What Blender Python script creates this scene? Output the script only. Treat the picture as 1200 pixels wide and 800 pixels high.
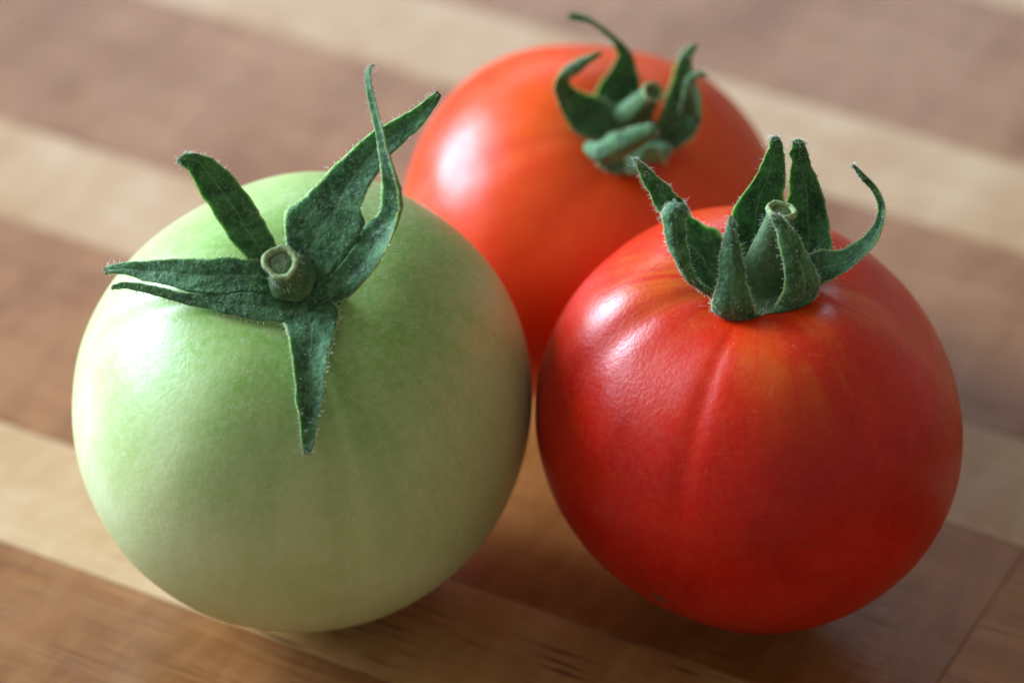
import bpy, bmesh, math, random
from mathutils import Vector, Matrix, noise

# ---------------------------------------------------------------- camera, light, exposure
scene = bpy.context.scene
col = scene.collection
for o in list(bpy.data.objects):
    bpy.data.objects.remove(o)

cam_data = bpy.data.cameras.new('camera')
cam = bpy.data.objects.new('camera', cam_data)
col.objects.link(cam)
CAM_H = 0.377411
cam.location = (0, 0, CAM_H)
cam.rotation_euler = (math.radians(90 - 37), 0, 0)
cam_data.sensor_width = 36
cam_data.lens = 132
cam_data.clip_start = 0.01
cam_data.clip_end = 50
cam_data.dof.use_dof = True
cam_data.dof.focus_distance = 0.536
cam_data.dof.aperture_fstop = 8.4
cam_data.dof.aperture_blades = 7
scene.camera = cam

world = bpy.data.worlds.new('World')
scene.world = world
world.use_nodes = True
bg = world.node_tree.nodes['Background']
bg.inputs[0].default_value = (1.0, 0.93, 0.84, 1)
bg.inputs[1].default_value = 0.295

def window_light(name, loc, target, sx, sy, watts, colour):
    d = bpy.data.lights.new(name, 'AREA')
    d.shape = 'RECTANGLE'
    d.size, d.size_y = sx, sy
    d.energy = watts
    d.color = colour
    o = bpy.data.objects.new(name, d)
    col.objects.link(o)
    o.location = loc
    o.rotation_euler = (Vector(target) - Vector(loc)).to_track_quat('-Z', 'Y').to_euler()
    return o

def polar(az, el, dist):
    a, e = math.radians(az), math.radians(el)
    return (dist * math.cos(e) * math.cos(a), 0.44 + dist * math.cos(e) * math.sin(a), 0.03 + dist * math.sin(e))

SKY = (0.66, 0.81, 1.0)
window_light('window_light', polar(149, 23, 1.5), (0, 0.44, 0.03), 0.50, 0.68, 52, SKY)
window_light('side_window_light', polar(169, 24, 1.6), (0, 0.44, 0.03), 0.58, 0.75, 24, SKY)
window_light('far_window_light', polar(96, 27, 2.2), (0, 0.5, 0.0), 1.5, 0.26, 9, SKY)

scene.view_settings.view_transform = 'Standard'
scene.view_settings.look = 'None'
scene.view_settings.exposure = 0.0
scene.view_settings.gamma = 1.0

# ---------------------------------------------------------------- node helpers
class Nodes:
    def __init__(self, name):
        self.m = bpy.data.materials.new(name)
        self.m.use_nodes = True
        self.t = self.m.node_tree
        self.b = self.t.nodes['Principled BSDF']
    def n(self, kind, **kw):
        x = self.t.nodes.new('ShaderNode' + kind)
        for k, v in kw.items():
            setattr(x, k, v)
        return x
    def link(self, a, b):
        self.t.links.new(a, b)
    def put(self, sock, v):
        if isinstance(v, bpy.types.NodeSocket):
            self.link(v, sock)
        elif hasattr(v, '__len__') and len(v) == 3 and sock.type == 'RGBA':
            sock.default_value = (*v, 1)
        else:
            sock.default_value = v
    def math(self, op, a, b=0.0, clamp=False):
        x = self.n('Math', operation=op, use_clamp=clamp)
        self.put(x.inputs[0], a)
        self.put(x.inputs[1], b)
        return x.outputs[0]
    def vmath(self, op, a, b):
        x = self.n('VectorMath', operation=op)
        self.put(x.inputs[0], a)
        self.put(x.inputs[1], b)
        return x.outputs[0]
    def noise(self, vec, scale, detail=3.0, rough=0.55, dist=0.0):
        x = self.n('TexNoise')
        self.link(vec, x.inputs['Vector'])
        x.inputs['Scale'].default_value = scale
        x.inputs['Detail'].default_value = detail
        x.inputs['Roughness'].default_value = rough
        x.inputs['Distortion'].default_value = dist
        return x.outputs[0]
    def voronoi(self, vec, scale, feature='F1'):
        x = self.n('TexVoronoi', feature=feature)
        self.link(vec, x.inputs['Vector'])
        x.inputs['Scale'].default_value = scale
        return x.outputs[0]
    def range(self, v, a, b, c=0.0, d=1.0, smooth=True):
        x = self.n('MapRange', interpolation_type='SMOOTHSTEP' if smooth else 'LINEAR')
        self.put(x.inputs[0], v)
        for i, q in enumerate((a, b, c, d)):
            x.inputs[i + 1].default_value = q
        return x.outputs[0]
    def mix(self, f, a, b, mode='MIX'):
        x = self.n('Mix', data_type='RGBA', blend_type=mode)
        self.put(x.inputs[0], f)
        self.put(x.inputs[6], a)
        self.put(x.inputs[7], b)
        return x.outputs[2]
    def attr(self, name):
        x = self.n('Attribute', attribute_name=name)
        return x
    def bump(self, h, strength, dist):
        x = self.n('Bump')
        x.inputs['Strength'].default_value = strength
        x.inputs['Distance'].default_value = dist
        self.link(h, x.inputs['Height'])
        self.link(x.outputs[0], self.b.inputs['Normal'])
    def set(self, **kw):
        for k, v in kw.items():
            self.put(self.b.inputs[k.replace('_', ' ')], v)

def skin_material(name, base, deep, shoulder, streak, dot, ss, rough, kind):
    N = Nodes(name)
    a = N.attr('skin').outputs['Vector']
    sep = N.n('SeparateXYZ')
    N.link(a, sep.inputs[0])
    t = sep.outputs[2]
    obj = N.n('TexCoord').outputs['Object']
    lon = N.vmath('MULTIPLY', a, (1.0, 1.0, 0.16))
    streaks = N.noise(lon, 3.6, 3.0, 0.55, 0.4)
    fine = N.noise(lon, 9.0, 3.0, 0.55, 0.3)
    cloud = N.noise(obj, 55.0, 3.0, 0.5, 0.4)
    c = N.mix(N.range(cloud, 0.35, 0.65), base, deep)
    if kind == 'ripe':
        sh = N.range(N.math('ADD', t, N.math('MULTIPLY', N.math('SUBTRACT', fine, 0.5), 0.7)), 0.35, 1.25, 1.0, 0.0)
        c = N.mix(N.math('MULTIPLY', sh, 0.85), c, shoulder)
        st = N.math('MULTIPLY', N.range(streaks, 0.43, 0.62), N.range(t, 0.3, 1.05, 1.0, 0.0))
        c = N.mix(N.math('MULTIPLY', N.math('MULTIPLY', st, N.range(cloud, 0.35, 0.6)), 0.85), c, streak)
    else:
        sh = N.range(N.math('ADD', t, N.math('MULTIPLY', N.math('SUBTRACT', streaks, 0.5), 0.9)), 0.35, 1.35, 1.0, 0.0)
        c = N.mix(sh, c, shoulder)
        st = N.math('MULTIPLY', N.range(fine, 0.5, 0.68), N.range(t, 0.6, 2.0, 1.0, 0.15))
        c = N.mix(N.math('MULTIPLY', st, 0.35), c, streak)
        blush = N.range(N.noise(obj, 28.0, 2.0), 0.55, 0.7)
        c = N.mix(N.math('MULTIPLY', blush, 0.15), c, (0.52, 0.47, 0.20))
    # tiny pale pores in the skin
    wob = N.noise(obj, 900.0, 2.0)
    v = N.voronoi(obj, 2300.0)
    size = N.range(N.noise(obj, 420.0, 1.0), 0.35, 0.75, 0.02, 0.25)
    pore = N.math('LESS_THAN', v, size)
    amount = N.range(t, 0.5, 2.1, 0.6, 0.25) if kind != 'ripe' else N.range(t, 0.4, 1.6, 0.5, 0.06)
    c = N.mix(N.math('MULTIPLY', pore, amount), c, dot)
    c = N.mix(N.range(wob, 0.35, 0.7, 0.0, 0.16 if kind != 'ripe' else 0.05), c, dot)
    c = N.mix(N.range(N.noise(obj, 190.0, 3.0), 0.4, 0.65, 0.0, 0.22), c, deep)
    N.link(c, N.b.inputs['Base Color'])
    rn = N.noise(obj, 140.0, 3.0, 0.6)
    N.set(Roughness=N.range(rn, 0.3, 0.7, rough - 0.05, rough + 0.07), IOR=1.45, Specular_IOR_Level=0.40)
    N.set(Subsurface_Weight=ss, Subsurface_Radius=(1.0, 0.35, 0.12) if kind == 'ripe' else (0.8, 1.0, 0.35), Subsurface_Scale=0.003)
    h = N.math('ADD', N.math('MULTIPLY', N.noise(obj, 1500.0, 2.0), 0.5), N.math('MULTIPLY', N.noise(obj, 200.0, 2.0), 0.6))
    N.bump(h, 0.16, 0.0006)
    return N.m

def leaf_material(name, inner, dark, outer, sheen):
    N = Nodes(name)
    g = N.attr('leaf').outputs['Vector']       # x along, y across (0..1), z 1 on the upper face
    sep = N.n('SeparateXYZ')
    N.link(g, sep.inputs[0])
    obj = N.n('TexCoord').outputs['Object']
    n1 = N.noise(obj, 330.0, 4.0, 0.6, 0.3)
    n2 = N.noise(obj, 1400.0, 3.0, 0.6)
    c = N.mix(N.range(n1, 0.35, 0.68), inner, dark)
    c = N.mix(N.math('MULTIPLY', N.range(n2, 0.50, 0.66), 0.38), c, outer)
    c = N.mix(N.math('MULTIPLY', N.math('SUBTRACT', 1.0, sep.outputs[2]), 0.3), c, outer)
    # fine veins beside the midrib
    mid = N.math('ABSOLUTE', N.math('SUBTRACT', sep.outputs[1], 0.5))
    c = N.mix(N.range(mid, 0.0, 0.05, 0.35, 0.0), c, outer)
    # drying rim and tip
    ragged = N.math('MULTIPLY', N.math('SUBTRACT', N.noise(obj, 620.0, 3.0), 0.5), 0.10)
    rim = N.range(N.math('ADD', mid, ragged), 0.435, 0.495)
    c = N.mix(N.math('MULTIPLY', rim, 0.75), c, (0.40, 0.50, 0.19))
    dry = N.math('MULTIPLY', N.range(N.math('ADD', mid, ragged), 0.47, 0.51), N.range(n1, 0.50, 0.60))
    c = N.mix(dry, c, (0.42, 0.28, 0.14))
    tip = N.range(N.math('ADD', sep.outputs[0], N.math('MULTIPLY', ragged, 0.8)), 0.955, 0.99)
    c = N.mix(tip, c, (0.13, 0.085, 0.05))
    N.link(c, N.b.inputs['Base Color'])
    N.set(Roughness=0.62, Specular_IOR_Level=0.35, Sheen_Weight=sheen, Sheen_Roughness=0.45, Sheen_Tint=(0.75, 0.92, 0.95))
    N.set(Subsurface_Weight=0.4, Subsurface_Radius=(0.5, 1.0, 0.35), Subsurface_Scale=0.0011)
    h = N.math('ADD', N.noise(obj, 900.0, 4.0, 0.65), N.math('MULTIPLY', N.noise(obj, 300.0, 2.0), 1.2))
    N.bump(h, 0.8, 0.0006)
    return N.m

def plain_material(name, a, b, scale, rough, bump=0.4):
    N = Nodes(name)
    obj = N.n('TexCoord').outputs['Object']
    n = N.noise(obj, scale, 4.0, 0.6)
    N.link(N.mix(N.range(n, 0.3, 0.7), a, b), N.b.inputs['Base Color'])
    N.set(Roughness=rough, Specular_IOR_Level=0.35)
    N.bump(n, bump, 0.0004)
    return N.m

def wood_material(name, pale, mid, dark, pore_col, pore_amt, rough):
    N = Nodes(name)
    obj = N.n('TexCoord').outputs['Object']
    rnd = N.n('ObjectInfo').outputs['Random']
    off = N.n('CombineXYZ')
    N.link(N.math('MULTIPLY', rnd, 37.0), off.inputs[0])
    N.link(N.math('MULTIPLY', rnd, 91.0), off.inputs[1])
    p = N.vmath('ADD', obj, off.outputs[0])
    bend = N.noise(N.vmath('MULTIPLY', p, (9.0, 26.0, 9.0)), 1.0, 2.0)
    g = N.vmath('MULTIPLY', p, (1.0, 14.0, 14.0))
    bo = N.n('CombineXYZ')
    N.link(N.math('MULTIPLY', bend, 0.35), bo.inputs[1])
    g = N.vmath('ADD', g, bo.outputs[0])
    rings = N.noise(g, 9.0, 4.0, 0.6, 0.6)
    fibre = N.noise(N.vmath('MULTIPLY', p, (1.0, 30.0, 30.0)), 60.0, 4.0, 0.65)
    blotch = N.noise(N.vmath('MULTIPLY', p, (1.0, 0.55, 1.0)), 34.0, 3.0, 0.6, 0.5)
    ripple = N.noise(N.vmath('MULTIPLY', p, (1.0, 0.22, 1.0)), 210.0, 3.0, 0.6, 0.3)
    c = N.mix(N.range(rings, 0.32, 0.68), pale, mid)
    c = N.mix(N.math('MULTIPLY', N.range(blotch, 0.42, 0.68), 0.8), c, dark)
    c = N.mix(N.math('MULTIPLY', N.range(fibre, 0.42, 0.64), 0.55), c, dark)
    c = N.mix(N.math('MULTIPLY', N.range(ripple, 0.42, 0.64), 0.38), c, pale)
    ripple2 = N.noise(N.vmath('MULTIPLY', p, (1.0, 0.3, 1.0)), 120.0, 3.0, 0.65, 0.6)
    c = N.mix(N.math('MULTIPLY', N.range(ripple2, 0.45, 0.66), 0.38), c, dark)
    # short dark pores along the grain
    pv = N.noise(N.vmath('MULTIPLY', p, (0.62, 11.0, 11.0)), 105.0, 1.0, 0.4)
    where = N.range(N.noise(p, 26.0, 2.0), 0.36, 0.50)
    pores = N.math('MULTIPLY', N.range(pv, 0.625, 0.665), where)
    c = N.mix(N.math('MULTIPLY', pores, pore_amt), c, pore_col)
    # knife scratches running every way
    scratch = None
    for i, (ang, sc, thr) in enumerate(((78, 20.0, 0.0016), (112, 17.0, 0.0014), (28, 14.0, 0.0012), (95, 31.0, 0.0018))):
        r = N.n('Mapping')
        geo = N.n('NewGeometry').outputs['Position']
        N.link(geo, r.inputs['Vector'])
        r.inputs['Rotation'].default_value = (0, 0, math.radians(ang))
        r.inputs['Location'].default_value = (0.37 * i, 0.21 * i, 0)
        q = N.vmath('MULTIPLY', r.outputs[0], (0.35, 12.0, 1.0))
        w = N.noise(q, sc, 1.0, 0.5, 0.3)
        line = N.range(N.math('ABSOLUTE', N.math('SUBTRACT', w, 0.5)), thr, thr * 5, 1.0, 0.0)
        keep = N.range(N.noise(r.outputs[0], 60.0 + 9 * i, 2.0), 0.50, 0.62)
        s = N.math('MULTIPLY', line, keep)
        scratch = s if scratch is None else N.math('MAXIMUM', scratch, s)
    c = N.mix(N.math('MULTIPLY', scratch, 0.24), c, dark)
    tone = N.range(rnd, 0.0, 1.0, 0.90, 1.10, smooth=False)
    c = N.mix(1.0, c, N.vmath('MULTIPLY', (1.0, 1.0, 1.0), N_comb(N, tone)), 'MULTIPLY')
    N.link(c, N.b.inputs['Base Color'])
    N.set(Roughness=N.range(blotch, 0.3, 0.7, rough - 0.02, rough + 0.05), Specular_IOR_Level=0.34)
    h = N.math('SUBTRACT', N.math('MULTIPLY', fibre, 0.5), N.math('ADD', N.math('MULTIPLY', scratch, 0.15), N.math('MULTIPLY', pores, 0.9)))
    N.bump(h, 0.35, 0.0003)
    return N.m

def N_comb(N, v):
    x = N.n('CombineXYZ')
    for i in range(3):
        N.link(v, x.inputs[i])
    return x.outputs[0]

# ---------------------------------------------------------------- object helpers
def link_mesh(name, verts, faces, material, parent=None, attrs=None, smooth=True):
    me = bpy.data.meshes.new(name)
    me.from_pydata([tuple(v) for v in verts], [], faces)
    me.update()
    if smooth:
        me.polygons.foreach_set('use_smooth', [True] * len(me.polygons))
    if attrs:
        for an, vals in attrs.items():
            a = me.attributes.new(an, 'FLOAT_VECTOR', 'POINT')
            a.data.foreach_set('vector', [x for v in vals for x in v])
    if material:
        me.materials.append(material)
    o = bpy.data.objects.new(name, me)
    col.objects.link(o)
    if parent:
        o.parent = parent
    return o

def thing(name, loc, label, cat, group=None):
    o = bpy.data.objects.new(name, None)
    o.empty_display_size = 0.01
    col.objects.link(o)
    o.location = loc
    o['label'] = label
    o['category'] = cat
    if group:
        o['group'] = group
    return o

# ---------------------------------------------------------------- tomato shapes (millimetres, from where each fruit stands)
def smooth(x, a, b):
    x = min(1.0, max(0.0, (x - a) / (b - a)))
    return x * x * (3 - 2 * x)


def fruit_point(t, p, S):
    """Point on a tomato skin, in units of its widest radius; t runs from stalk end to blossom end, p round the axis."""
    s, c = max(0.0, math.sin(t)), math.cos(t)
    rho = s ** S['sq']
    z = (S['top'] if c > 0 else S['bot']) * (abs(c) ** S['sqz']) * (1 if c > 0 else -1)
    L = 0.0
    for k, amp, ph in S['lobes']:
        L += amp * math.cos(k * p + ph)
    w = math.exp(-((t - 0.75) / 0.5) ** 2) + 0.45 * math.exp(-((t - 1.5) / 0.6) ** 2) + 0.5 * math.exp(-((t - 2.6) / 0.4) ** 2)
    m = L * w
    for p0, wd, dp, t0, t1 in S['creases']:
        d = (p - p0 + math.pi) % (2 * math.pi) - math.pi
        m -= dp * math.exp(-(d / wd) ** 2) * smooth(t, 0.0, t0) * (1 - smooth(t, t0 + 0.1, t1))
    rho *= 1 + m
    z *= 1 + 0.8 * m
    z -= S['dim'] * math.exp(-(rho / S['dimr']) ** 2)
    z += S['dimb'] * math.exp(-(rho / 0.22) ** 2)
    for p0, t0, wd, dp in S['dents']:
        d = (p - p0 + math.pi) % (2 * math.pi) - math.pi
        g = dp * math.exp(-((d * s) ** 2 + (t - t0) ** 2) / wd ** 2)
        rho *= 1 - g
        z *= 1 - g
    return rho * math.cos(p), rho * math.sin(p), z


TOMATOES = {
 'green': {
  'shape': {'sq': 0.96, 'sqz': 1.0, 'top': 0.9045, 'bot': 0.9026, 'dim': 0.16, 'dimr': 0.3, 'dimb': 0.05, 'lobes': [[2, 0.0296, -2.101], [3, 0.0011, -1.611], [5, 0.008, -1.481], [1, 0.0211, -1.148]], 'creases': [[3.142, 0.1, 0.018, 0.7, 1.55], [4.957, 0.07, 0.018, 0.8, 2.3], [0.209, 0.18, 0.006, 0.7, 1.7], [3.211, 0.12, 0.008, 0.7, 1.6]], 'dents': []},
  'radius': 0.03437,
  'at': [-0.03129, 0.44032],
  'axis': [0.0594, -0.3209, 0.9452],
  'zc': 0.03369,
  'sepals': [
   ('split', [
    ([
     (0.91, -10.16, 59.64, -0.38, -6.25, 62.81, 0),
     (-3.88, -9.94, 61.74, -3.9, -7.0, 65.15, -0.3),
     (-9.68, -10.33, 61.73, -9.73, -6.63, 65.64, -0.5),
     (-15.17, -9.71, 61.88, -15.52, -5.82, 65.05, -0.4),
     (-21.06, -7.3, 61.92, -21.75, -4.82, 63.88, -0.3),
     (-24.85, -5.66, 61.93, -25.51, -4.38, 62.81, 0),
     (-26.85, -5.33, 61.54, -27.4, -4.34, 62.03, 0),
    ], 0.5, 0),
    ([
     (1.26, -13.34, 58.68, 0.91, -10.16, 59.64, 0),
     (-2.82, -13.69, 59.24, -3.88, -9.94, 61.74, 0),
     (-8.64, -12.79, 59.93, -9.68, -10.33, 61.73, 0),
     (-14.58, -10.72, 60.21, -15.17, -9.86, 61.68, 0),
     (-19.82, -8.71, 60.39, -20.26, -8.23, 61.85, 0),
     (-23.57, -7.39, 60.48, -23.52, -7.13, 61.65, 0),
     (-26.07, -6.99, 60.18, -25.92, -6.78, 60.79, 0),
    ], 0, 0.5),
   ]),
   ('left', [
    ([
     (-3.06, -7.13, 61.65, 0.23, -6.77, 62.13, 0),
     (-6.33, -6.85, 65.34, -2.08, -5.83, 66.7, -0.4),
     (-9.09, -6.36, 69.31, -4.6, -4.79, 71.9, -0.7),
     (-11.75, -5.05, 73.55, -7.25, -3.65, 76.24, -0.7),
     (-13.79, -3.96, 77.48, -10.14, -3.08, 79.49, -0.5),
     (-15.19, -3.36, 79.11, -12.39, -2.84, 80.64, -0.3),
     (-15.79, -3.15, 79.4, -14.43, -2.77, 80.73, 0),
     (-15.92, -2.92, 79.53, -15.29, -2.66, 80.37, 0),
    ], 0, 0),
   ]),
   ('wide', [
    ([
     (0.23, -7.5, 61.16, 2.09, -8.96, 60.26, 0),
     (-1.17, -4.14, 67.28, 6.05, -7.87, 63.99, -0.3),
     (-0.76, -2.3, 71.04, 9.27, -6.77, 68.12, -0.4),
     (1.95, -1.63, 72.94, 10.51, -5.65, 70.59, -0.5),
     (6.27, -0.33, 77.33, 10.05, -4.26, 73.44, -0.6),
     (11.01, 1.48, 81.06, 13.57, -1.19, 78.5, -0.5),
     (15.36, 2.91, 83.29, 17.43, 1.13, 81.58, -0.4),
     (18.99, 4.2, 85.33, 20.08, 3.1, 84.03, -0.2),
     (20.67, 5.09, 86.18, 21.28, 4.66, 85.6, 0),
    ], 0, 0.37),
   ]),
   ('curled', [
    ([
     (2.09, -8.96, 60.26, 4.07, -10.62, 59.23, 0),
     (6.05, -7.87, 63.99, 8.12, -10.23, 61.2, -0.3),
     (9.27, -6.77, 68.12, 11.74, -10.45, 65.56, -0.6),
     (10.51, -5.65, 70.59, 14.01, -10.49, 70.48, -1.2),
     (12.36, -5.7, 72.69, 15.15, -9.96, 74.51, -1.6),
     (12.9, -5.27, 75.76, 15.3, -8.92, 77.56, -1.5),
     (12.95, -4.99, 78.62, 14.6, -7.17, 80.7, -0.9),
     (12.27, -2.93, 83.01, 13.41, -4.52, 84.22, -0.5),
     (11.23, -0.53, 87.86, 12.34, -1.51, 88.22, -0.3),
     (10.75, 1.34, 90.34, 11.61, 0.9, 90.91, 0),
     (11.11, 2.35, 91.68, 11.72, 2.17, 91.93, 0),
     (11.96, 2.45, 92.32, 11.96, 2.24, 92.03, 0),
    ], 0.27, 0),
   ]),
   ('front', [
    ([
     (3.9, -8.48, 60.36, 0.26, -9.08, 60.05, 0),
     (6.8, -11.34, 60.21, -1.4, -12.88, 59.24, -0.5),
     (5.99, -16.59, 58.85, -0.35, -17.13, 59.26, -0.9),
     (5.42, -21.49, 57.29, 0.65, -21.84, 57.55, -0.9),
     (4.89, -25.23, 54.88, 1.09, -25.75, 54.84, -0.8),
     (4.1, -28.42, 52.07, 1.6, -28.56, 51.88, -0.5),
     (3.37, -29.91, 49.6, 1.94, -30.04, 49.4, 0),
     (3.0, -30.33, 48.72, 2.29, -30.4, 48.77, 0),
    ], 0, 0),
   ]),
  ],
  'stalk': {'base': [-0.2, -9.05, 64.09], 'top': [-1.25, -13.16, 69.44], 'rb': 2.4, 'rt': 2.45},
  'pole': [1.62, -8.76, 59.49],
 },
 'red': {
  'shape': {'sq': 0.96, 'sqz': 1.0, 'top': 0.937, 'bot': 0.9259, 'dim': 0.18, 'dimr': 0.3, 'dimb': 0.04, 'lobes': [[2, 0.0493, 2.078], [3, 0.0227, -3.153], [5, 0.008, -15.681], [1, 0.0192, -3.68]], 'creases': [[4.294, 0.07, 0.01, 0.8, 2.1], [3.421, 0.13, 0.014, 0.75, 1.5], [3.456, 0.14, 0.006, 0.7, 1.7]], 'dents': [[5.69, 1.152, 0.6, 0.022], [4.154, 2.059, 0.1, 0.022], [4.782, 2.199, 0.25, -0.006]]},
  'radius': 0.03192,
  'at': [0.03577, 0.43647],
  'axis': [-0.0103, -0.084, 0.9964],
  'zc': 0.03407,
  'sepals': [
   ('folded', [
    ([
     (-2.83, -3.77, 59.74, -2.12, -0.98, 60.73, 0),
     (-8.03, -5.14, 60.44, -5.67, 0.86, 63.17, -0.5),
     (-10.8, -4.81, 63.96, -5.61, 3.59, 65.13, -1),
     (-13.16, -3.7, 67.93, -8.11, 3.58, 66.78, -1),
     (-14.55, -2.45, 72.07, -10.05, 2.61, 68.81, -0.6),
     (-14.01, -0.13, 72.66, -10.7, 2.52, 70.36, 0),
     (-12.93, 2.14, 71.52, -11.41, 3.37, 70.66, 0),
    ], 0, 0),
    ([
     (-7.44, -5.57, 60.45, -6.35, -5.13, 61.04, 0),
     (-10.08, -5.85, 62.91, -8.61, -5.68, 62.8, 0.5),
     (-11.97, -5.97, 65.4, -9.89, -5.86, 64.72, 1),
     (-13.72, -4.93, 69.11, -10.94, -5.06, 68.61, 1.3),
     (-14.72, -3.58, 72.57, -11.33, -3.52, 71.65, 1.3),
     (-14.34, -2.0, 73.67, -11.06, -2.02, 72.81, 1),
     (-13.26, 0.57, 72.76, -11.21, 0.35, 72.47, 0),
    ], 0, 0),
    ([
     (-14.88, 1.26, 70.35, -10.7, 2.37, 70.17, 0),
     (-15.36, 1.77, 71.03, -11.45, 2.7, 71.42, -0.4),
     (-16.61, 2.49, 73.64, -13.58, 2.94, 73.91, -0.5),
     (-17.86, 3.27, 76.33, -15.8, 3.19, 76.24, -0.3),
     (-18.5, 3.31, 78.06, -17.65, 3.24, 77.96, 0),
     (-18.75, 3.44, 78.55, -18.38, 3.44, 78.55, 0),
    ], 0, 0),
   ]),
   ('spike_a', [
    ([
     (-2.83, -3.77, 59.74, 1.41, -4.09, 59.97, 0),
     (-5.43, -7.16, 59.96, 0.31, -8.38, 60.27, 0.5),
     (-7.09, -8.68, 60.49, -0.71, -9.3, 60.49, 1.2),
     (-7.29, -8.57, 63.11, -2.02, -9.27, 63.02, 1.6),
     (-6.77, -7.54, 66.98, -2.95, -8.16, 66.99, 1.4),
     (-6.11, -6.04, 70.64, -3.73, -6.59, 70.73, 0.8),
     (-5.54, -5.01, 73.0, -4.35, -5.24, 72.86, 0.3),
     (-5.19, -4.45, 74.07, -4.83, -4.52, 73.97, 0),
    ], 0, 0),
   ]),
   ('spike_b', [
    ([
     (-0.99, -3.6, 59.61, 3.97, -2.02, 59.97, 0),
     (0.3, -8.66, 60.32, 6.69, -6.69, 60.83, 0.5),
     (1.29, -8.13, 60.38, 7.78, -5.65, 62.17, 1.2),
     (2.62, -7.75, 63.71, 7.17, -5.49, 65.05, 1.6),
     (2.49, -6.67, 68.13, 5.8, -5.51, 68.34, 1.3),
     (1.56, -5.62, 71.52, 3.89, -4.77, 71.65, 0.8),
     (0.56, -4.88, 73.49, 2.26, -4.35, 73.7, 0.4),
     (0.55, -4.54, 74.28, 1.4, -4.31, 74.26, 0),
    ], 0, 0),
   ]),
   ('back_a', [
    ([
     (-2.15, -2.11, 60.03, 2.16, -1.35, 60.24, 0),
     (-4.26, 2.41, 63.56, 2.92, 3.22, 62.98, -1),
     (-4.5, 3.79, 68.73, 3.26, 4.54, 68.05, -1.2),
     (-1.94, 4.5, 72.99, 3.21, 5.06, 72.9, -1),
     (-0.09, 5.23, 76.45, 3.1, 5.87, 76.46, -0.7),
     (0.68, 5.78, 79.01, 2.74, 5.72, 78.76, -0.3),
     (1.01, 6.03, 80.01, 2.35, 5.89, 79.81, 0),
     (1.5, 6.25, 80.3, 1.74, 6.25, 80.3, 0),
    ], 0, 0),
   ]),
   ('back_b', [
    ([
     (0.92, -1.95, 59.92, 5.18, -2.19, 60.09, 0),
     (3.21, 2.41, 63.56, 10.24, 0.49, 62.68, -1),
     (3.51, 4.69, 68.25, 9.87, 3.21, 66.3, -1.1),
     (3.85, 5.25, 72.32, 8.48, 4.96, 71.93, -0.9),
     (3.82, 5.65, 76.17, 6.98, 5.43, 75.88, -0.6),
     (3.75, 5.99, 78.29, 6.18, 5.77, 77.99, -0.3),
     (3.96, 6.16, 79.34, 5.65, 6.08, 79.24, 0),
     (4.43, 6.29, 79.69, 5.04, 6.29, 79.69, 0),
    ], 0, 0),
   ]),
   ('curled', [
    ([
     (2.16, -0.98, 60.73, 3.83, -4.31, 60.13, 0),
     (6.81, 1.0, 63.36, 7.53, -3.31, 60.46, -0.5),
     (10.44, 0.97, 64.14, 11.12, -2.79, 62.49, -0.7),
     (13.24, 0.26, 65.7, 14.27, -2.39, 65.5, -0.5),
     (15.36, -0.05, 68.61, 16.43, -1.72, 68.89, -0.4),
     (16.14, -0.08, 71.89, 17.01, -0.9, 72.46, -0.3),
     (15.27, 0.07, 74.58, 16.06, -0.13, 75.15, -0.2),
     (13.61, 0.4, 76.69, 14.04, 0.5, 77.65, 0),
     (12.24, 1.08, 78.41, 12.6, 1.29, 78.7, 0),
     (12.12, 1.29, 78.7, 12.24, 1.44, 78.9, 0),
    ], 0, 0),
   ]),
  ],
  'stalk': {'base': [-0.04, -1.57, 59.94], 'top': [2.35, -1.25, 73.0], 'rb': 3.1, 'rt': 2.05},
  'pole': [-0.26, -2.12, 59.22],
 },
 'back': {
  'shape': {'sq': 0.96, 'sqz': 1.0, 'top': 0.8549, 'bot': 0.8298, 'dim': 0.14, 'dimr': 0.3, 'dimb': 0.05, 'lobes': [[2, 0.0106, -0.563], [3, 0.0145, -1.48], [5, 0.008, 0.951], [1, 0.0101, 0.455]], 'creases': [[3.386, 0.12, 0.006, 0.7, 1.5], [4.119, 0.14, 0.005, 0.7, 1.6]], 'dents': []},
  'radius': 0.03101,
  'at': [0.01314, 0.49615],
  'axis': [0.2979, -0.3266, 0.897],
  'zc': 0.02736,
  'sepals': [
   ('b1', [
    ([
     (4.84, -9.72, 49.2, 5.57, -5.75, 51.35, 0),
     (0.15, -10.45, 50.81, 2.23, -4.15, 53.48, -0.6),
     (-3.58, -10.13, 52.19, -1.13, -4.18, 55.1, -1),
     (-5.73, -9.8, 55.95, -3.05, -6.38, 57.17, -1),
     (-6.55, -9.41, 59.79, -4.03, -8.02, 59.98, -0.6),
     (-5.51, -8.67, 62.44, -3.53, -9.3, 61.6, 0.3),
     (-2.89, -8.48, 64.34, -1.58, -9.27, 63.3, 0.4),
     (-0.66, -7.93, 65.08, -0.0, -8.48, 64.34, 0),
     (0.52, -7.77, 65.29, 0.78, -8.01, 64.97, 0),
    ], 0, 0),
   ]),
   ('b2', [
    ([
     (4.87, -8.24, 49.8, 8.24, -6.56, 50.28, 0),
     (0.21, -5.43, 52.74, 7.21, -3.71, 52.4, -0.8),
     (0.09, -2.78, 55.3, 6.77, -2.54, 55.62, -1.2),
     (2.18, -2.61, 58.84, 6.17, -2.53, 58.95, -0.8),
     (3.19, -3.02, 61.62, 5.57, -3.02, 61.62, -0.4),
     (1.7, -2.35, 64.17, 3.95, -2.67, 63.75, 0),
     (-0.71, -2.0, 66.3, 1.54, -2.24, 65.98, 0),
     (-2.82, -1.61, 66.82, -1.9, -1.05, 67.56, 0),
     (-4.54, -1.45, 67.04, -4.28, -0.73, 67.99, 0),
    ], 0, 0),
   ]),
   ('b3', [
    ([
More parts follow.
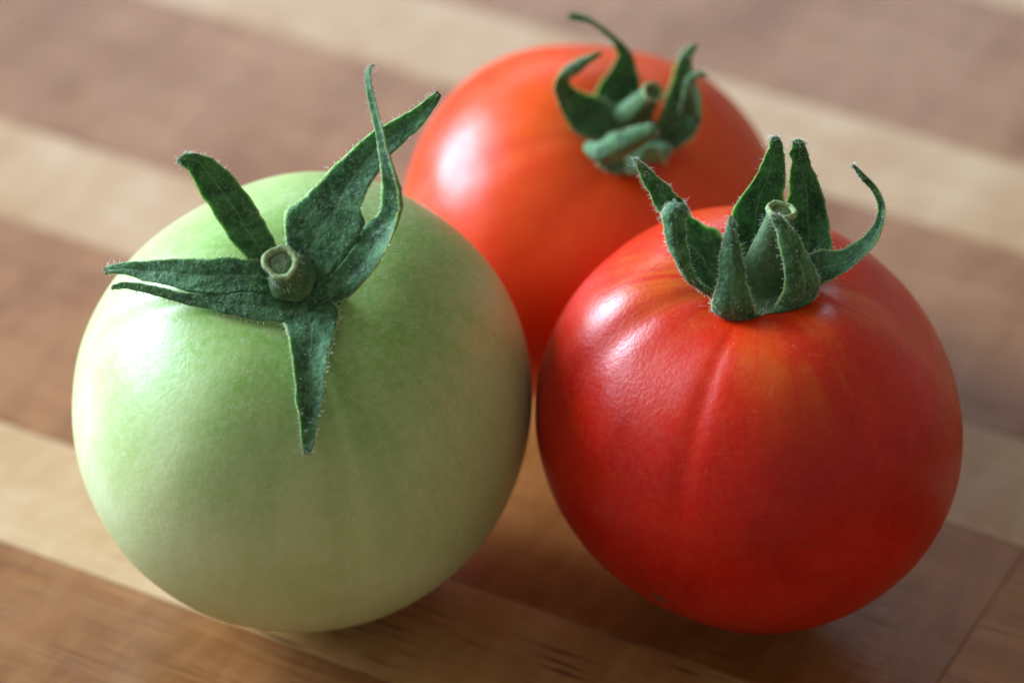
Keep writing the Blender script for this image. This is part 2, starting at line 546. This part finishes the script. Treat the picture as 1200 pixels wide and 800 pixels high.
     (7.57, -7.49, 49.3, 8.19, -9.96, 48.08, 0),
     (9.77, -7.42, 52.46, 12.12, -11.3, 48.98, -0.5),
     (10.83, -5.02, 55.65, 15.53, -10.29, 51.98, -1.3),
     (11.45, -4.66, 57.79, 16.35, -7.47, 54.88, -1.2),
     (12.21, -4.3, 59.93, 15.39, -5.5, 58.34, -0.6),
     (12.7, -4.18, 61.74, 14.81, -4.66, 61.11, 0),
     (13.71, -4.15, 63.44, 15.3, -4.39, 63.13, 0),
     (15.43, -3.68, 64.08, 15.82, -3.6, 64.18, 0),
    ], 0, 0),
   ]),
   ('b4', [
    ([
     (12.78, -7.86, 53.55, 15.82, -8.27, 53.82, 0),
     (13.33, -7.79, 57.78, 15.16, -8.37, 57.85, 0),
     (13.88, -8.62, 60.84, 14.93, -9.1, 60.21, 0),
     (15.54, -8.75, 62.33, 15.81, -9.3, 61.6, 0),
     (16.99, -9.22, 61.7, 16.6, -9.54, 61.28, 0),
    ], 0, 0),
   ]),
   ('b5', [
    ([
     (2.84, -8.97, 50.3, 2.12, -12.37, 49.38, 0),
     (-0.93, -10.93, 51.13, -1.36, -13.32, 50.35, 0.5),
     (-0.34, -14.31, 52.46, 0.58, -16.14, 50.03, 0.9),
     (2.24, -15.02, 54.83, 3.67, -17.73, 52.07, 1.2),
     (4.97, -15.3, 56.13, 6.0, -17.77, 53.68, 1.1),
     (7.45, -15.32, 56.93, 8.35, -17.24, 55.22, 0.7),
     (8.61, -15.9, 57.0, 9.26, -16.69, 55.95, 0.2),
     (9.0, -16.21, 56.58, 9.13, -16.53, 56.16, 0),
    ], 0, 0),
    ([
     (2.83, -9.77, 50.03, 6.19, -9.25, 49.2, 0),
     (-0.95, -12.51, 50.44, 6.55, -11.53, 48.18, 0),
     (-0.18, -14.72, 49.39, 7.04, -13.3, 47.46, 0),
     (1.27, -15.7, 48.45, 6.61, -14.85, 47.23, 0),
     (3.26, -15.97, 47.84, 5.67, -15.41, 47.29, 0),
    ], 0, 0),
   ]),
   ('b6', [
    ([
     (10.13, -10.26, 50.36, 4.81, -10.82, 49.62, 0),
     (11.59, -13.31, 51.3, 4.72, -14.74, 49.4, 0.5),
     (10.72, -16.71, 50.1, 4.9, -17.92, 49.33, 1),
     (10.1, -17.66, 52.66, 5.9, -18.77, 51.19, 0.8),
     (9.19, -16.47, 53.75, 6.96, -16.94, 53.12, 0),
    ], 0, 0),
   ]),
  ],
  'stalk': {'base': [5.7, -5.59, 51.56], 'top': [8.72, -10.23, 59.54], 'rb': 2.4, 'rt': 1.7},
  'pole': [7.08, -7.76, 48.68],
 },
}

# ---------------------------------------------------------------- butcher-block board
wood_pale = wood_material('pale_wood', (0.56, 0.385, 0.22), (0.49, 0.31, 0.155), (0.41, 0.23, 0.095), (0.10, 0.045, 0.02), 0.0, 0.22)
wood_porous = wood_material('open_pored_wood', (0.54, 0.32, 0.13), (0.45, 0.245, 0.085), (0.34, 0.165, 0.05), (0.075, 0.03, 0.012), 1.0, 0.22)
wood_dark = wood_material('red_brown_wood', (0.37, 0.168, 0.062), (0.285, 0.114, 0.035), (0.195, 0.068, 0.017), (0.05, 0.02, 0.012), 0.25, 0.22)

def plank_mesh(length, width, thick):
    bm = bmesh.new()
    bmesh.ops.create_cube(bm, size=1.0)
    for v in bm.verts:
        v.co = Vector((v.co.x * length, v.co.y * width, (v.co.z - 0.5) * thick))
    bmesh.ops.bevel(bm, geom=[e for e in bm.edges], offset=0.00012, segments=1, affect='EDGES')
    me = bpy.data.meshes.new('plank')
    bm.to_mesh(me)
    bm.free()
    return me

wood_amber = wood_material('amber_brown_wood', (0.40, 0.180, 0.056), (0.31, 0.122, 0.030), (0.21, 0.074, 0.016), (0.05, 0.02, 0.012), 0.35, 0.24)
BOARD_ANG = math.radians(-28)
PALE_W, DARK_W = 0.0251, 0.0483
board = thing('chopping_board', (0.0, 0.46, 0.0), 'striped wooden chopping board of pale and red brown strips under the tomatoes', 'chopping board')
board.rotation_euler = (0, 0, BOARD_ANG)
rng = random.Random(5)

def board_strip(q_far, width, mat, joints, x0=-0.40, x1=0.40):
    xs = [x0] + joints + [x1]
    mats = mat if isinstance(mat, list) else [mat] * (len(joints) + 1)
    for a, b, mt in zip(xs[:-1], xs[1:], mats):
        me = plank_mesh(b - a - 0.00008, width - 0.00008, 0.034)
        me.materials.append(mt)
        o = bpy.data.objects.new('plank', me)
        col.objects.link(o)
        o.parent = board
        o.location = ((a + b) / 2, q_far - width / 2, -0.00001 * rng.random())

q = 0.1250 + 2 * (PALE_W + DARK_W)
k = 0
while q > -0.20:
    near = abs(q - (-0.0218)) < 0.003
    if near:
        board_strip(q, PALE_W, [wood_pale, wood_pale, wood_porous], [-0.26, -0.024])
    else:
        board_strip(q, PALE_W, wood_pale, [rng.uniform(-0.30, -0.22), rng.uniform(0.15, 0.25)])
    if abs(q - 0.0516) < 0.003:                         # the strip with a butt joint right of the red tomato
        board_strip(q - PALE_W, DARK_W, [wood_dark, wood_amber, wood_amber], [-0.05, 0.0765])
    else:
        board_strip(q - PALE_W, DARK_W, wood_dark, [rng.uniform(-0.3, -0.2) if k % 2 else rng.uniform(0.13, 0.25)])
    q -= PALE_W + DARK_W
    k += 1

# ---------------------------------------------------------------- tomatoes
def fruit_mesh(S, radius, nt=150, npn=300):
    vs, at, fs = [], [], []
    for i in range(nt + 1):
        t = math.pi * i / nt
        for j in range(npn):
            p = 2 * math.pi * j / npn
            x, y, z = fruit_point(t, p, S)
            k = 1 + 0.004 * noise.noise(Vector((x * 2.2, y * 2.2, z * 2.2 + 7 * radius * 100))) + 0.0012 * noise.noise(Vector((x, y, z)) * 7)
            vs.append((x * radius * k, y * radius * k, z * radius * k))
            at.append((math.cos(p), math.sin(p), t))
    for i in range(nt):
        for j in range(npn):
            j2 = (j + 1) % npn
            a, b, c, d = i * npn + j, (i + 1) * npn + j, (i + 1) * npn + j2, i * npn + j2
            if i == 0:
                fs.append((a, b, c))
            elif i == nt - 1:
                fs.append((a, b, d))
            else:
                fs.append((a, b, c, d))
    return vs, fs, at

def spline(rows, n):
    """Catmull-Rom through the stations of a ribbon."""
    out = []
    m = len(rows) - 1
    for i in range(n + 1):
        u = i / n * m
        k = min(int(u), m - 1)
        f = u - k
        p1, p2 = rows[k], rows[k + 1]
        p0 = rows[k - 1] if k > 0 else [2 * a - b for a, b in zip(p1, p2)]
        p3 = rows[k + 2] if k + 2 <= m else [2 * b - a for a, b in zip(p1, p2)]
        out.append([0.5 * (2 * b + (c - a) * f + (2 * a - 5 * b + 4 * c - d) * f * f + (3 * b - a - 3 * c + d) * f ** 3)
                    for a, b, c, d in zip(p0, p1, p2, p3)])
    return out

def ribbon(rows, vs, fs, at, hairs, seed, seam_l=0, seam_r=0, thick=0.55, n=44, m=12):
    """One leaf blade between its two edges, with thickness; mm."""
    R = random.Random(seed)
    st = spline(rows, n)
    grid, nor, inner = [], [], []
    for i, s in enumerate(st):
        L, Rr = Vector(s[0:3]), Vector(s[3:6])
        u = i / n
        jl = 0.45 * noise.noise(Vector((seed * 3.1, u * 9, 0.3))) + 0.22 * noise.noise(Vector((seed * 3.1, u * 34, 1.3)))
        jr = 0.45 * noise.noise(Vector((seed * 5.7, u * 9, 4.3))) + 0.22 * noise.noise(Vector((seed * 5.7, u * 34, 2.3)))
        S = Rr - L
        wd = S.length
        S.normalize()
        k = min(1.0, wd / 3.0)
        fl = smooth(u, seam_l - 0.06, seam_l + 0.08) if seam_l else 1.0
        fr = smooth(u, seam_r - 0.06, seam_r + 0.08) if seam_r else 1.0
        L, Rr = L + S * jl * k * fl, Rr + S * jr * k * fr
        inner.append((fl, fr))
        a, b = st[max(0, i - 1)], st[min(n, i + 1)]
        T = (Vector(b[0:3]) + Vector(b[3:6]) - Vector(a[0:3]) - Vector(a[3:6])) * 0.5
        N = S.cross(T)
        N = N.normalized() if N.length > 1e-6 else Vector((0, 0, 1))
        row, nr = [], []
        for j in range(m + 1):
            v = j / m
            w = 1 - (2 * v - 1) ** 2
            p = L.lerp(Rr, v) + N * (s[6] * w)
            p += N * (0.16 * k * noise.noise(p * 0.9 + Vector((seed, 0, 0))) + 0.10 * k * noise.noise(p * 2.3))
            p -= N * (0.14 * k * math.exp(-((v - 0.5) / 0.07) ** 2))      # midrib groove
            row.append(p)
            nr.append(N + S * (-2.2 * s[6] / max(wd, 1) * (1 - 2 * v)))
        grid.append(row)
        nor.append([q.normalized() for q in nr])
    base = len(vs)
    W = m + 1
    for side in (1, -1):
        for i in range(n + 1):
            for j in range(m + 1):
                e = min(j, m - j) / (m / 2)
                ee = math.sqrt(max(0.0, 1 - (1 - e) ** 4)) * 0.8 + 0.2
                q = inner[i][0 if j < m / 2 else 1]
                ee = 1 - q + q * ee
                tt = thick * 0.5 * ee * (1 - 0.45 * i / n)
                p = grid[i][j] + nor[i][j] * (tt * side)
                vs.append(p * 0.001)
                y = j / m
                if y < 0.5:
                    y = max(y, 0.44 * (1 - inner[i][0]))
                else:
                    y = min(y, 1 - 0.44 * (1 - inner[i][1]))
                at.append((i / n, y, 1.0 if side > 0 else 0.0))
    half = (n + 1) * W
    for i in range(n):
        for j in range(m):
            a, b, c, d = (base + i * W + j, base + (i + 1) * W + j, base + (i + 1) * W + j + 1, base + i * W + j + 1)
            fs.append((a, d, c, b))
            fs.append((a + half, b + half, c + half, d + half))
        for j in (0, m):
            a, b = base + i * W + j, base + (i + 1) * W + j
            fs.append((a, b, b + half, a + half) if j == 0 else (a, a + half, b + half, b))
    for i in (0, n):
        for j in range(m):
            a, b = base + i * W + j, base + i * W + j + 1
            fs.append((a, a + half, b + half, b) if i == 0 else (a, b, b + half, a + half))
    # where its fine hairs root
    for _ in range(210):
        i, j = R.randrange(3, n), R.choice((0, m))
        if inner[i][0 if j == 0 else 1] < 0.5:
            continue
        out = (grid[i][j] - grid[i][m // 2]).normalized()
        hairs.append((grid[i][j], out + nor[i][j] * R.uniform(-0.6, 0.8) + Vector((R.gauss(0, .35), R.gauss(0, .35), R.gauss(0, .35))), R.uniform(0.15, 0.75)))
    for _ in range(130):
        i, j = R.randrange(1, n), R.randrange(1, m)
        sd = R.choice((1, 1, -1))
        hairs.append((grid[i][j] + nor[i][j] * 0.2 * sd, nor[i][j] * sd + Vector((R.gauss(0, .6), R.gauss(0, .6), R.gauss(0, .6))), R.uniform(0.15, 0.7)))

def hair_mesh(hairs, seed):
    R = random.Random(seed)
    vs, fs = [], []
    for p, d, ln in hairs:
        if R.random() < 0.04:
            ln *= 2.6
        d = d.normalized()
        a = d.orthogonal().normalized()
        b = d.cross(a)
        bend = (a * R.uniform(-1, 1) + b * R.uniform(-1, 1)) * 0.35 * ln
        r = 0.026
        k = len(vs)
        for f, rr in ((0.0, r), (0.55, r * 0.8)):
            c = p + d * (ln * f) + bend * f * f
            for q in range(3):
                an = 2.0944 * q
                vs.append((c + (a * math.cos(an) + b * math.sin(an)) * rr) * 0.001)
        vs.append((p + d * ln + bend) * 0.001)
        for q in range(3):
            q2 = (q + 1) % 3
            fs.append((k + q, k + q2, k + 3 + q2, k + 3 + q))
            fs.append((k + 3 + q, k + 3 + q2, k + 6))
    return vs, fs

def lathe(origin, axis, profile, seg=40, rough=0.0, seed=0, lean=(0, 0, 0)):
    """profile: (distance along the axis, radius) in mm; lean bends it gently."""
    axis = axis.normalized()
    a = axis.orthogonal().normalized()
    b = axis.cross(a)
    vs, fs = [], []
    zmax = max(p[0] for p in profile) or 1
    for i, (z, r) in enumerate(profile):
        c = origin + axis * z + Vector(lean) * (z / zmax) ** 2
        for j in range(seg):
            an = 2 * math.pi * j / seg
            rr = r * (1 + rough * noise.noise(Vector((math.cos(an) * 2, math.sin(an) * 2, z * 0.25 + seed))) + 0.4 * rough * noise.noise(Vector((math.cos(an) * 6, math.sin(an) * 6, z * 0.6 + seed))))
            vs.append((c + (a * math.cos(an) + b * math.sin(an)) * rr) * 0.001)
    for i in range(len(profile) - 1):
        for j in range(seg):
            j2 = (j + 1) % seg
            fs.append((i * seg + j, i * seg + j2, (i + 1) * seg + j2, (i + 1) * seg + j))
    return vs, fs

skin_green = skin_material('unripe_skin', (0.56, 0.645, 0.325), (0.49, 0.585, 0.245), (0.24, 0.43, 0.085), (0.27, 0.45, 0.10), (0.74, 0.80, 0.55), 0.22, 0.36, 'unripe')
skin_red = skin_material('ripe_skin', (0.60, 0.006, 0.001), (0.47, 0.003, 0.001), (0.66, 0.026, 0.002), (0.72, 0.13, 0.008), (0.80, 0.26, 0.08), 0.10, 0.32, 'ripe')
skin_orange = skin_material('orange_red_skin', (0.76, 0.050, 0.004), (0.70, 0.034, 0.003), (0.80, 0.085, 0.006), (0.76, 0.11, 0.010), (0.82, 0.28, 0.08), 0.2, 0.34, 'ripe')
leaf = leaf_material('sepal_green', (0.068, 0.205, 0.066), (0.016, 0.072, 0.020), (0.23, 0.38, 0.23), 0.14)
stalk_mat = plain_material('stalk_green', (0.055, 0.13, 0.045), (0.11, 0.20, 0.085), 900.0, 0.6, 0.5)
rim_mat = plain_material('cut_rim', (0.38, 0.52, 0.24), (0.19, 0.26, 0.09), 1100.0, 0.65, 0.6)
pith_mat = plain_material('cut_pith', (0.06, 0.115, 0.035), (0.11, 0.165, 0.06), 1600.0, 0.55, 0.6)
scar_mat = plain_material('corky_scar', (0.24, 0.13, 0.06), (0.12, 0.05, 0.025), 1400.0, 0.8, 0.8)
HN = Nodes('leaf_hair')
HN.set(Base_Color=(0.78, 0.85, 0.75), Roughness=0.5, Subsurface_Weight=0.0)
hair_mat = HN.m

def tomato(key, label, skin, group):
    D = TOMATOES[key]
    root = thing('tomato', (D['at'][0], D['at'][1], 0.0), label, 'tomato', group)
    vs, fs, at = fruit_mesh(D['shape'], D['radius'])
    axis = Vector(D['axis'])
    M = Vector((0, 0, 1)).rotation_difference(axis).to_matrix()
    zmin = min((M @ Vector(v)).z for v in vs)
    fruit = link_mesh('fruit', vs, fs, skin, root, {'skin': at})
    fruit.location = (0, 0, -zmin)
    fruit.rotation_euler = M.to_euler()
    if key == 'red':                                    # the little corky mark at its blossom end
        p0, t0 = D['shape']['dents'][1][:2]
        q = Vector(fruit_point(t0, p0, D['shape'])) * D['radius'] * 1000
        e1 = Vector(fruit_point(t0 + 0.02, p0, D['shape'])) - Vector(fruit_point(t0 - 0.02, p0, D['shape']))
        e2 = Vector(fruit_point(t0, p0 + 0.02, D['shape'])) - Vector(fruit_point(t0, p0 - 0.02, D['shape']))
        nrm = e1.cross(e2).normalized()
        if nrm.dot(q) < 0:
            nrm = -nrm
        wv, wf = lathe(q, nrm, [(-0.5, 1.5), (0.1, 1.25), (0.22, 0.8), (0.12, 0.3), (0.1, 0.02)], 24, 0.5, 8)
        link_mesh('blossom_scar', wv, wf, scar_mat, fruit)
    # calyx: a small ragged collar in the dimple, its sepals and their hairs
    B, T = Vector(D['stalk']['base']), Vector(D['stalk']['top'])
    rb, rt = D['stalk']['rb'], D['stalk']['rt']
    pole = Vector(D['pole'])
    cr = {'green': 4.5, 'red': 5.0, 'back': 4.4}[key]
    prof = [(-1.2, 0.4), (-0.4, cr * 0.6), (0.9, cr), (1.2, cr * 0.97), (0.9, cr * 0.7), (1.2, cr * 0.45), (1.4, 0.3)]
    cv, cf = lathe(pole, axis, prof, 64, 0.22, D['radius'] * 1000)
    calyx = link_mesh('calyx', cv, cf, leaf, root, {'leaf': [(0.2, 0.3, 1.0)] * len(cv)})
    hairs = []
    for k, (nm, ribs) in enumerate(D['sepals']):
        v2, f2, a2 = [], [], []
        for q, (rows, sl, sr) in enumerate(ribs):
            ribbon(rows, v2, f2, a2, hairs, k * 7 + q * 3 + int(D['radius'] * 1e5) % 50, sl, sr)
        link_mesh('sepal', v2, f2, leaf, calyx, {'leaf': a2})
    # stalk with a flared foot, a thickened rim and sunken pith
    ax = T - B
    ln = ax.length
    prof = [(-1.0, rb * 1.5), (0.0, rb * 1.25), (ln * 0.12, rb * 1.1), (ln * 0.3, rb), (ln * 0.6, rb * 0.4 + rt * 0.55), (ln * 0.86, rt * 0.93), (ln * 0.93, rt * 0.99), (ln * 0.985, rt * 1.0)]
    sv, sf = lathe(B, ax, prof, 40, 0.09, 3 + ln)
    stalk = link_mesh('stalk', sv, sf, stalk_mat, root)
    rv, rf = lathe(B, ax, [(ln * 0.94, rt * 1.0), (ln * 0.965, rt * 1.06), (ln - 0.05, rt * 1.03), (ln + 0.08, rt * 0.92), (ln + 0.0, rt * 0.80), (ln - 0.15, rt * 0.72), (ln - 0.5, rt * 0.66)], 40, 0.15, 3 + ln)
    link_mesh('cut_rim', rv, rf, rim_mat, stalk)
    pv, pf = lathe(B, ax, [(ln - 0.5, rt * 0.74), (ln - 0.34, rt * 0.5), (ln - 0.30, rt * 0.3), (ln - 0.42, rt * 0.02)], 40, 0.15, 3 + ln)
    link_mesh('pith', pv, pf, pith_mat, stalk)
    R = random.Random(9)
    for _ in range(220):
        z = R.uniform(0.05, 0.9) * ln
        an = R.uniform(0, 6.283)
        a = ax.normalized().orthogonal().normalized()
        b = ax.normalized().cross(a)
        d = a * math.cos(an) + b * math.sin(an)
        r = rb + (rt - rb) * min(1, z / ln)
        hairs.append((B + ax.normalized() * z + d * r, d + Vector((R.gauss(0, .4), R.gauss(0, .4), R.gauss(0, .4))), R.uniform(0.15, 0.6)))
    if key == 'back':
        hairs = hairs[::5]
    hv, hf = hair_mesh(hairs, 4)
    h = link_mesh('hair', hv, hf, hair_mat, calyx)
    h['kind'] = 'stuff'
    return root, fruit

GROUP = 'tomatoes on the chopping board'
green_root, green_fruit = tomato('green', 'pale green unripe tomato on the board, with a split sepal and cut stalk', skin_green, GROUP)
red_root, red_fruit = tomato('red', 'deep red tomato in front, right of the green one, with upright sepals', skin_red, GROUP)
back_root, back_fruit = tomato('back', 'orange red tomato behind the other two, its sepals curled and blurred', skin_orange, GROUP)
